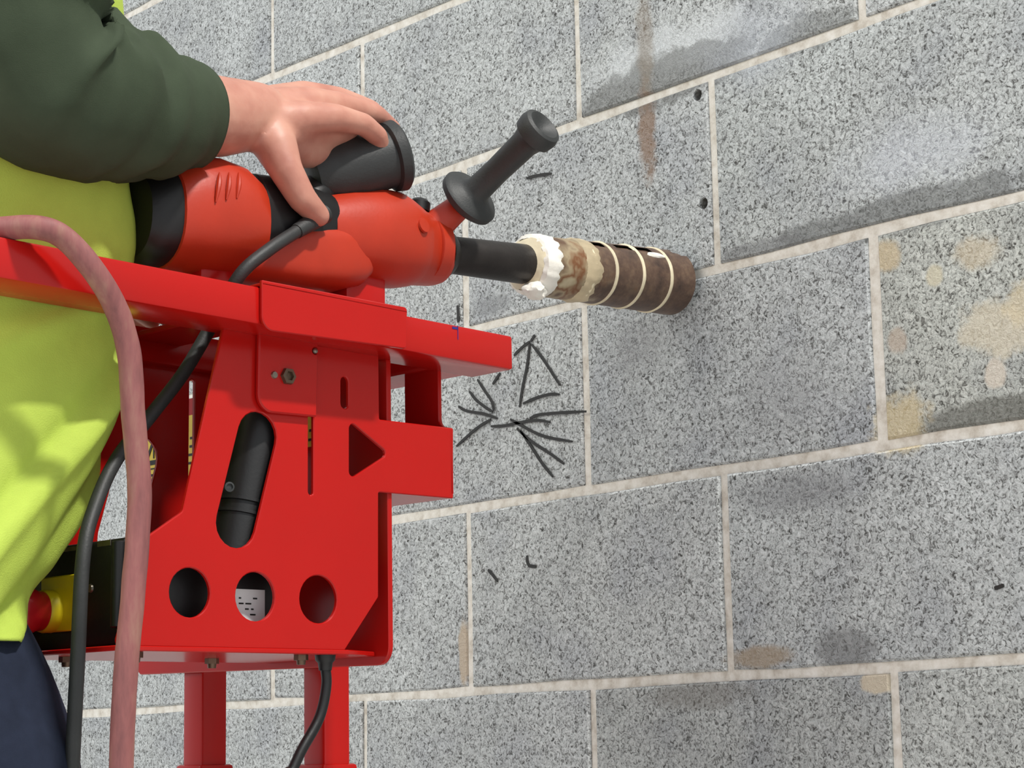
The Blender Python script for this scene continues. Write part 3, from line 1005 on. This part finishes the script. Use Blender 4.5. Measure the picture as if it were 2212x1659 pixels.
# ------------------------------------------------------------------ hose and cords
hp = [(-0.358, 0.1, 1.0862), (-0.3458, 0.05, 1.1121), (-0.3416, 0.0, 1.1172), (-0.3301, -0.03, 1.1174), (-0.3184, -0.05, 1.1158), (-0.3015, -0.056, 1.1098), (-0.281, -0.06, 1.0899), (-0.2607, -0.058, 1.067), (-0.2471, -0.056, 1.0355), (-0.2411, -0.054, 0.9896), (-0.2353, -0.054, 0.9404), (-0.2363, -0.054, 0.9041), (-0.24, -0.054, 0.8584), (-0.2433, -0.052, 0.8102), (-0.2447, -0.05, 0.7437), (-0.2435, -0.05, 0.6687)]
lasth = hp[-1]
hp = list(hp) + [(lasth[0] - 0.01, lasth[1] - 0.01, 0.35), (lasth[0] - 0.05, lasth[1] - 0.04, 0.08), (lasth[0] - 0.2, lasth[1] - 0.12, 0.0085), (lasth[0] - 0.6, lasth[1] - 0.1, 0.0085)]
hbase = (hp[-2][0], hp[-2][1], 0.0)
solo('rubber_hose', sweep(catmull(hp, 9), 0.0086, 16, jitter=0.05), 'hose', 'dusty dull red rubber hose draped over the red rail', 'hose', hbase)

cp = [(-0.0265, 0.028, 1.1744), (-0.0602, 0.022, 1.1525), (-0.0851, 0.026, 1.1297), (-0.0936, 0.045, 1.0983), (-0.1212, 0.05, 1.0506), (-0.1516, 0.05, 1.0136), (-0.1877, 0.045, 0.9739), (-0.2131, 0.035, 0.935), (-0.2291, 0.025, 0.8972), (-0.2357, 0.02, 0.8227), (-0.2386, 0.02, 0.7502), (-0.2394, 0.02, 0.6982)]
lastc = cp[-1]
cp = list(cp) + [(lastc[0] - 0.01, lastc[1], 0.3), (lastc[0] - 0.05, lastc[1] + 0.05, 0.06), (lastc[0] - 0.2, lastc[1] + 0.15, 0.0058), (lastc[0] - 0.6, lastc[1] + 0.2, 0.0058)]
solo('drill_power_cord', sweep(catmull(cp, 9), 0.0055, 14), 'rubber', 'long black cord hanging from the orange hammer past the control box', 'cord', (cp[-2][0], cp[-2][1], 0.0))

kp = [(GL[0], GL[1], ZB - 0.012), (GL[0] + 0.001, GL[1], ZB - 0.028)] + list([(-0.0181, 0.01, 0.7781), (-0.036, 0.01, 0.7532), (-0.0452, 0.01, 0.7384), (-0.0598, 0.01, 0.7149)]) + [(-0.09, 0.02, 0.55), (-0.10, 0.05, 0.25), (-0.12, 0.08, 0.05), (-0.2, 0.12, 0.0045), (-0.4, 0.14, 0.0045)]
solo('control_cable', sweep(catmull(kp, 9), 0.0042, 12), 'black', 'thin black cable dropping from the gland under the red plate corner', 'cable', (-0.2, 0.12, 0.0))

# ------------------------------------------------------------------ operator
person = thing('person', 'person in a lime vest and dark green shirt gripping the hammer', 'person', (-0.33, 0.17, 0.0))


def capsule(p0, r0, p1, r1, n=20, ex=1.0):
    p0, p1 = Vector(p0), Vector(p1)
    Ln = (p1 - p0).length
    prof = [(-r0 * math.cos(a), max(1e-4, r0 * math.sin(a))) for a in (0.05, 0.4, 0.8, 1.2)]
    prof += [(0, r0), (Ln, r1)]
    prof += [(Ln + r1 * math.cos(a), max(1e-4, r1 * math.sin(a))) for a in (1.2, 0.8, 0.4, 0.05)]
    return lathe(p0, p1 - p0, prof, n, True, ex)


def chain(pts, radii, ex=1.0):
    return [capsule(pts[i], radii[i], pts[i + 1], radii[i + 1], 20, ex) for i in range(len(pts) - 1)]


pieces = []
# trunk, neck, head
pieces += chain([(-0.335, 0.17, 0.80), (-0.305, 0.17, 0.96), (-0.275, 0.17, 1.12), (-0.275, 0.17, 1.30), (-0.29, 0.17, 1.42)], [0.068, 0.072, 0.085, 0.095, 0.08])
pieces += [capsule((-0.29, 0.10, 1.40), 0.075, (-0.29, 0.24, 1.40), 0.075), capsule((-0.335, 0.14, 0.82), 0.062, (-0.335, 0.20, 0.82), 0.062)]
pieces += [capsule((-0.295, 0.17, 1.46), 0.058, (-0.270, 0.17, 1.56), 0.054)]
pieces += [capsule((-0.262, 0.17, 1.665), 0.083, (-0.252, 0.17, 1.70), 0.085), capsule((-0.225, 0.17, 1.60), 0.050, (-0.238, 0.17, 1.66), 0.066)]
pieces += [capsule((-0.168, 0.17, 1.668), 0.008, (-0.150, 0.17, 1.632), 0.012), capsule((-0.172, 0.150, 1.596), 0.008, (-0.172, 0.190, 1.596), 0.008), capsule((-0.190, 0.17, 1.565), 0.018, (-0.198, 0.17, 1.58), 0.024)]
for q in (0.083, 0.257):
    pieces.append(capsule((-0.262, q, 1.635), 0.010, (-0.270, q, 1.672), 0.016))
# legs and feet
for q, kn in ((0.085, -0.270), (0.255, -0.345)):
    pieces += chain([(-0.330, q + (0.02 if q < 0.17 else -0.02), 0.80), (kn, q, 0.47), (kn - 0.05, q, 0.10)], [0.050, 0.048, 0.038])
    pieces.append(capsule((kn - 0.07, q, 0.045), 0.038, (kn + 0.10, q, 0.035), 0.030))
# far arm, resting on the far rail
pieces += chain([(-0.30, 0.345, 1.43), (-0.36, 0.385, 1.225), (-0.175, 0.238, 1.168)], [0.045, 0.041, 0.029])
for i in range(4):
    tt = 0.158 + i * 0.020
    pieces += chain([(-0.175, 0.222 + i * 0.009, 1.164), (-0.108, tt, 1.150), (-0.070, tt - 0.002, 1.132), (-0.052, tt - 0.003, 1.122)], [0.014, 0.0115, 0.009, 0.008])
pieces += chain([(-0.168, 0.222, 1.160), (-0.132, 0.165, 1.130), (-0.102, 0.142, 1.118)], [0.015, 0.012, 0.010])
# near arm
ELB = (-0.2839, 0.0, 1.2381)
WRI = (-0.0427, 0.062, 1.278)
pieces += chain([(-0.29, 0.09, 1.44), (-0.3288, -0.012, 1.3778), (-0.3225, -0.012, 1.3123), (-0.3089, -0.008, 1.264), ELB, (-0.1817, 0.03, 1.2482), (-0.0895, 0.052, 1.2655), WRI], [0.05, 0.044, 0.040, 0.038, 0.037, 0.036, 0.0335, 0.0285])
# hand: four metacarpals and fingers laid over the grip, thumb pressed down its near side
HAND = [
    ([(-0.0408, 0.05, 1.27), (-0.0084, 0.041, 1.2776), (0.0206, 0.035, 1.2829), (0.0519, 0.034, 1.2832), (0.0722, 0.038, 1.2773), (0.0817, 0.044, 1.2687)], [0.018, 0.0155, 0.0122, 0.0100, 0.0090, 0.0080]),
    ([(-0.0314, 0.062, 1.2851), (0.0096, 0.06, 1.2979), (0.0483, 0.058, 1.3042), (0.0884, 0.06, 1.3048), (0.1169, 0.07, 1.2991), (0.1278, 0.08, 1.2887)], [0.019, 0.0160, 0.0122, 0.0100, 0.0090, 0.0080]),
    ([(-0.0204, 0.076, 1.2938), (0.0233, 0.08, 1.3113), (0.0635, 0.081, 1.3182), (0.104, 0.084, 1.3177), (0.1315, 0.094, 1.3108), (0.1416, 0.103, 1.2999)], [0.018, 0.0155, 0.0120, 0.0097, 0.0088, 0.0078]),
    ([(-0.0095, 0.088, 1.2956), (0.0327, 0.098, 1.3132), (0.0691, 0.103, 1.3202), (0.104, 0.107, 1.3196), (0.1266, 0.114, 1.3126), (0.135, 0.12, 1.3032)], [0.016, 0.0140, 0.0112, 0.0090, 0.0082, 0.0072]),
]
for pts, rad in HAND:
    pieces += chain(pts, rad)
pieces += chain([(-0.0391, 0.054, 1.2696), (-0.0384, 0.04, 1.2467), (-0.0348, 0.031, 1.2256), (-0.0222, 0.026, 1.2031), (-0.0037, 0.027, 1.1914)], [0.021, 0.0185, 0.0142, 0.0122, 0.0098])
pieces += chain([(-0.0335, 0.05, 1.263), (0.0012, 0.056, 1.2765), (0.05, 0.062, 1.2858)], [0.019, 0.021, 0.017])
pieces += chain([(-0.0257, 0.056, 1.2598), (0.001, 0.062, 1.259), (0.0331, 0.07, 1.2618)], [0.018, 0.018, 0.014])
off = person['off']
vf = moved(join(*pieces), (-off[0], -off[1], -off[2]))
tmp = mesh_obj('body_pieces', vf, 'skin')
rm = tmp.modifiers.new('union', 'REMESH')
rm.mode = 'VOXEL'
rm.voxel_size = 0.0028
sm = tmp.modifiers.new('smooth', 'SMOOTH')
sm.factor = 0.5
sm.iterations = 4
dg = bpy.context.evaluated_depsgraph_get()
me = bpy.data.meshes.new_from_object(tmp.evaluated_get(dg))
bpy.data.objects.remove(tmp)
me.materials.clear()
me.materials.append(M['skin'])
me.polygons.foreach_set('use_smooth', [True] * len(me.polygons))
body = bpy.data.objects.new('body', me)
COL.objects.link(body)
body.parent = person
part('hair', join(capsule((-0.272, 0.17, 1.690), 0.088, (-0.262, 0.17, 1.715), 0.080, 28), capsule((-0.315, 0.17, 1.640), 0.052, (-0.310, 0.17, 1.68), 0.055, 24)), 'hair', person)
for q in (0.138, 0.202):
    part('eye', blob((-0.178, q, 1.672), 0.006, 0.011, 0.006, 1, 0.0, 2), 'white_label', person)


def fold(p, amp, k=1.0, seed=0.0):
    """ridged cloth folds"""
    v = noise.noise(Vector((p[0] * 9 * k + seed, p[1] * 9 * k, p[2] * 5 * k)))
    w = noise.noise(Vector((p[0] * 22 * k, p[1] * 22 * k + seed, (p[2] + p[0] * 0.8) * 13 * k)))
    return amp * ((1 - abs(v) * 2.2) * 0.6 + w * 0.5)


def sleeve(path, radii, n=56, sub=14, amp=0.004, seed=0.0, ridge=None):
    P = catmull(path, sub)
    m = len(P)
    V, F = [], []
    tang = [(P[min(i + 1, m - 1)] - P[max(i - 1, 0)]).normalized() for i in range(m)]
    x, y, _ = frame_of(tang[0])
    for i in range(m):
        if i:
            q = tang[i - 1].rotation_difference(tang[i])
            x, y = q @ x, q @ y
        u = i / sub
        j = min(int(u), len(radii) - 2)
        fr = u - j
        fr = fr * fr * (3 - 2 * fr)
        r = radii[j] * (1 - fr) + radii[j + 1] * fr
        for k in range(n):
            a = 2 * PI * k / n
            d = x * math.cos(a) + y * math.sin(a)
            rr = r + fold(P[i] + d * r, amp, 1.4, seed)
            if ridge:
                rr += ridge(u, d)
            V.append(P[i] + d * rr)
    for i in range(m - 1):
        for k in range(n):
            F.append((i * n + k, i * n + (k + 1) % n, (i + 1) * n + (k + 1) % n, (i + 1) * n + k))
    return V, F


near_path = [(-0.288, 0.10, 1.455)] + list([(-0.3288, -0.012, 1.3778), (-0.3225, -0.012, 1.3123), (-0.3097, -0.008, 1.2656), (-0.2808, 0.0, 1.2394), (-0.2326, 0.014, 1.2418), (-0.1817, 0.03, 1.2471), (-0.1225, 0.046, 1.2582)])


def elbow(u, d):
    # folds radiating from the inner bend of the elbow, and slack rings towards the cuff
    inner = Vector((0.72, 0.0, 0.69))
    phi = math.atan2(-d.y, d.dot(inner))
    v = (u - 3.35) * 0.85
    rad = math.hypot(v, phi)
    ang = math.atan2(phi, v)
    k = min(1.0, rad / 0.5) * math.exp(-(rad / 1.9) ** 2)
    c = math.cos(ang * 5.0 + 0.6 + 0.8 * noise.noise(Vector((u * 1.3, phi, 2.0))))
    e = 0.019 * k * ((1 - abs(c)) ** 1.6 - 0.30)
    e += 0.0034 * math.sin(u * 6.5 + phi * 1.6) * math.exp(-((u - 5.6) / 1.1) ** 2)
    e -= 0.010 * math.exp(-(rad / 0.45) ** 2)
    return e


s1 = sleeve(near_path, [0.078, 0.064, 0.058, 0.060, 0.062, 0.060, 0.052, 0.041], amp=0.006, seed=1.0, ridge=elbow)
s2 = sleeve([(-0.292, 0.235, 1.455), (-0.30, 0.335, 1.435), (-0.350, 0.390, 1.27), (-0.345, 0.378, 1.215), (-0.245, 0.295, 1.188)], [0.078, 0.066, 0.056, 0.052, 0.040], amp=0.004, seed=5.0)


def ringloft(sections, n=72, power=2.2, amp=0.0, seed=0.0, extra=None, sub=6):
    """horizontal sections (s, t, z, half depth, half width), splined upwards"""
    A = catmull([(q[0], q[1], q[2]) for q in sections], sub)
    B = catmull([(q[3], q[4], 0) for q in sections], sub)
    V, F = [], []
    m = len(A)
    for i in range(m):
        for k in range(n):
            a = 2 * PI * k / n
            c, q = math.cos(a), math.sin(a)
            ds = B[i].x * math.copysign(abs(c) ** (2 / power), c)
            dt = B[i].y * math.copysign(abs(q) ** (2 / power), q)
            nrm = Vector((ds / max(1e-6, B[i].x ** 2), dt / max(1e-6, B[i].y ** 2), 0)).normalized()
            p = A[i] + Vector((ds, dt, 0))
            e = fold(p, amp, 1.0, seed) if amp else 0.0
            if extra:
                e += extra(p, nrm)
            V.append(p + nrm * e)
    for i in range(m - 1):
        for k in range(n):
            F.append((i * n + k, i * n + (k + 1) % n, (i + 1) * n + (k + 1) % n, (i + 1) * n + k))
    return V, F


yoke = ringloft([(-0.29, 0.17, 1.30, 0.105, 0.15), (-0.29, 0.17, 1.42, 0.105, 0.165), (-0.292, 0.17, 1.475, 0.090, 0.15), (-0.295, 0.17, 1.505, 0.070, 0.10), (-0.292, 0.17, 1.53, 0.064, 0.068), (-0.290, 0.17, 1.545, 0.062, 0.062)])
sh = part('long_sleeve_shirt', join(s1, s2, yoke), 'green', person, 'dark green shirt with pushed up sleeves', auto=180)
md = sh.modifiers.new('cloth', 'SOLIDIFY')
md.thickness = 0.0016
md.offset = 0


def crease(p, nrm):
    # a few long diagonal pulls running down from the belly
    e = 0.0
    for (z0, k, a, wd) in ((1.045, 1.1, 0.010, 0.013), (0.985, 1.3, 0.008, 0.011), (0.93, 0.9, 0.006, 0.012), (1.10, 0.5, 0.005, 0.012)):
        d = (p.z - (z0 + (p.x + 0.16) * k - (p.y - 0.1) * 0.25)) / wd
        e += a * math.exp(-d * d) - a * 0.6 * math.exp(-(d - 1.7) ** 2)
    return e


vsec = [(-0.3665, 0.17, 0.8344, 0.118, 0.168), (-0.3605, 0.17, 0.8558, 0.119, 0.167), (-0.3509, 0.17, 0.8741, 0.12, 0.165), (-0.3305, 0.17, 0.8973, 0.122, 0.16), (-0.3038, 0.17, 0.9388, 0.124, 0.154), (-0.2708, 0.17, 1.0116, 0.124, 0.15), (-0.2622, 0.17, 1.0679, 0.124, 0.148), (-0.2509, 0.17, 1.1256, 0.124, 0.146), (-0.2526, 0.17, 1.1634, 0.126, 0.147), (-0.2624, 0.17, 1.203, 0.126, 0.15), (-0.2701, 0.17, 1.2729, 0.126, 0.155), (-0.2751, 0.17, 1.3397, 0.126, 0.16), (-0.285, 0.17, 1.43, 0.115, 0.165), (-0.292, 0.17, 1.49, 0.092, 0.14), (-0.294, 0.17, 1.515, 0.072, 0.1)]
ve = part('safety_vest', ringloft(vsec, 96, 2.15, 0.0045, 2.0, crease, 10), 'hivis', person, 'lime yellow safety vest', auto=180)
md = ve.modifiers.new('cloth', 'SOLIDIFY')
md.thickness = 0.0018
md.offset = 0

legs = []
for q, kn in ((0.085, -0.270), (0.255, -0.345)):
    legs.append(ringloft([(kn - 0.055, q, 0.075, 0.062, 0.060), (kn - 0.045, q, 0.18, 0.062, 0.060), (kn - 0.01, q, 0.45, 0.074, 0.072), (-0.290 if q < 0.17 else -0.335, q, 0.70, 0.088, 0.078), (-0.312 if q < 0.17 else -0.335, q + (0.012 if q < 0.17 else -0.012), 0.80, 0.098, 0.072), (-0.338, q + (0.03 if q < 0.17 else -0.03), 0.88, 0.085, 0.068)], 48, 2.1, 0.006, q * 30))
legs.append(ringloft([(-0.333, 0.17, 0.725, 0.050, 0.06), (-0.335, 0.17, 0.745, 0.086, 0.115), (-0.338, 0.17, 0.80, 0.098, 0.135), (-0.330, 0.17, 0.88, 0.093, 0.128), (-0.312, 0.17, 0.97, 0.084, 0.118)], 64))
part('trousers', join(*legs), 'navy', person, 'dark navy trousers', auto=180)
for q, kn in ((0.085, -0.270), (0.255, -0.345)):
    part('boot', join(ringloft([(kn - 0.01, q, 0.0, 0.145, 0.052), (kn - 0.01, q, 0.025, 0.147, 0.054), (kn - 0.015, q, 0.05, 0.135, 0.050), (kn - 0.045, q, 0.085, 0.085, 0.046), (kn - 0.055, q, 0.13, 0.056, 0.050)], 40, 2.4)), 'boot', person)
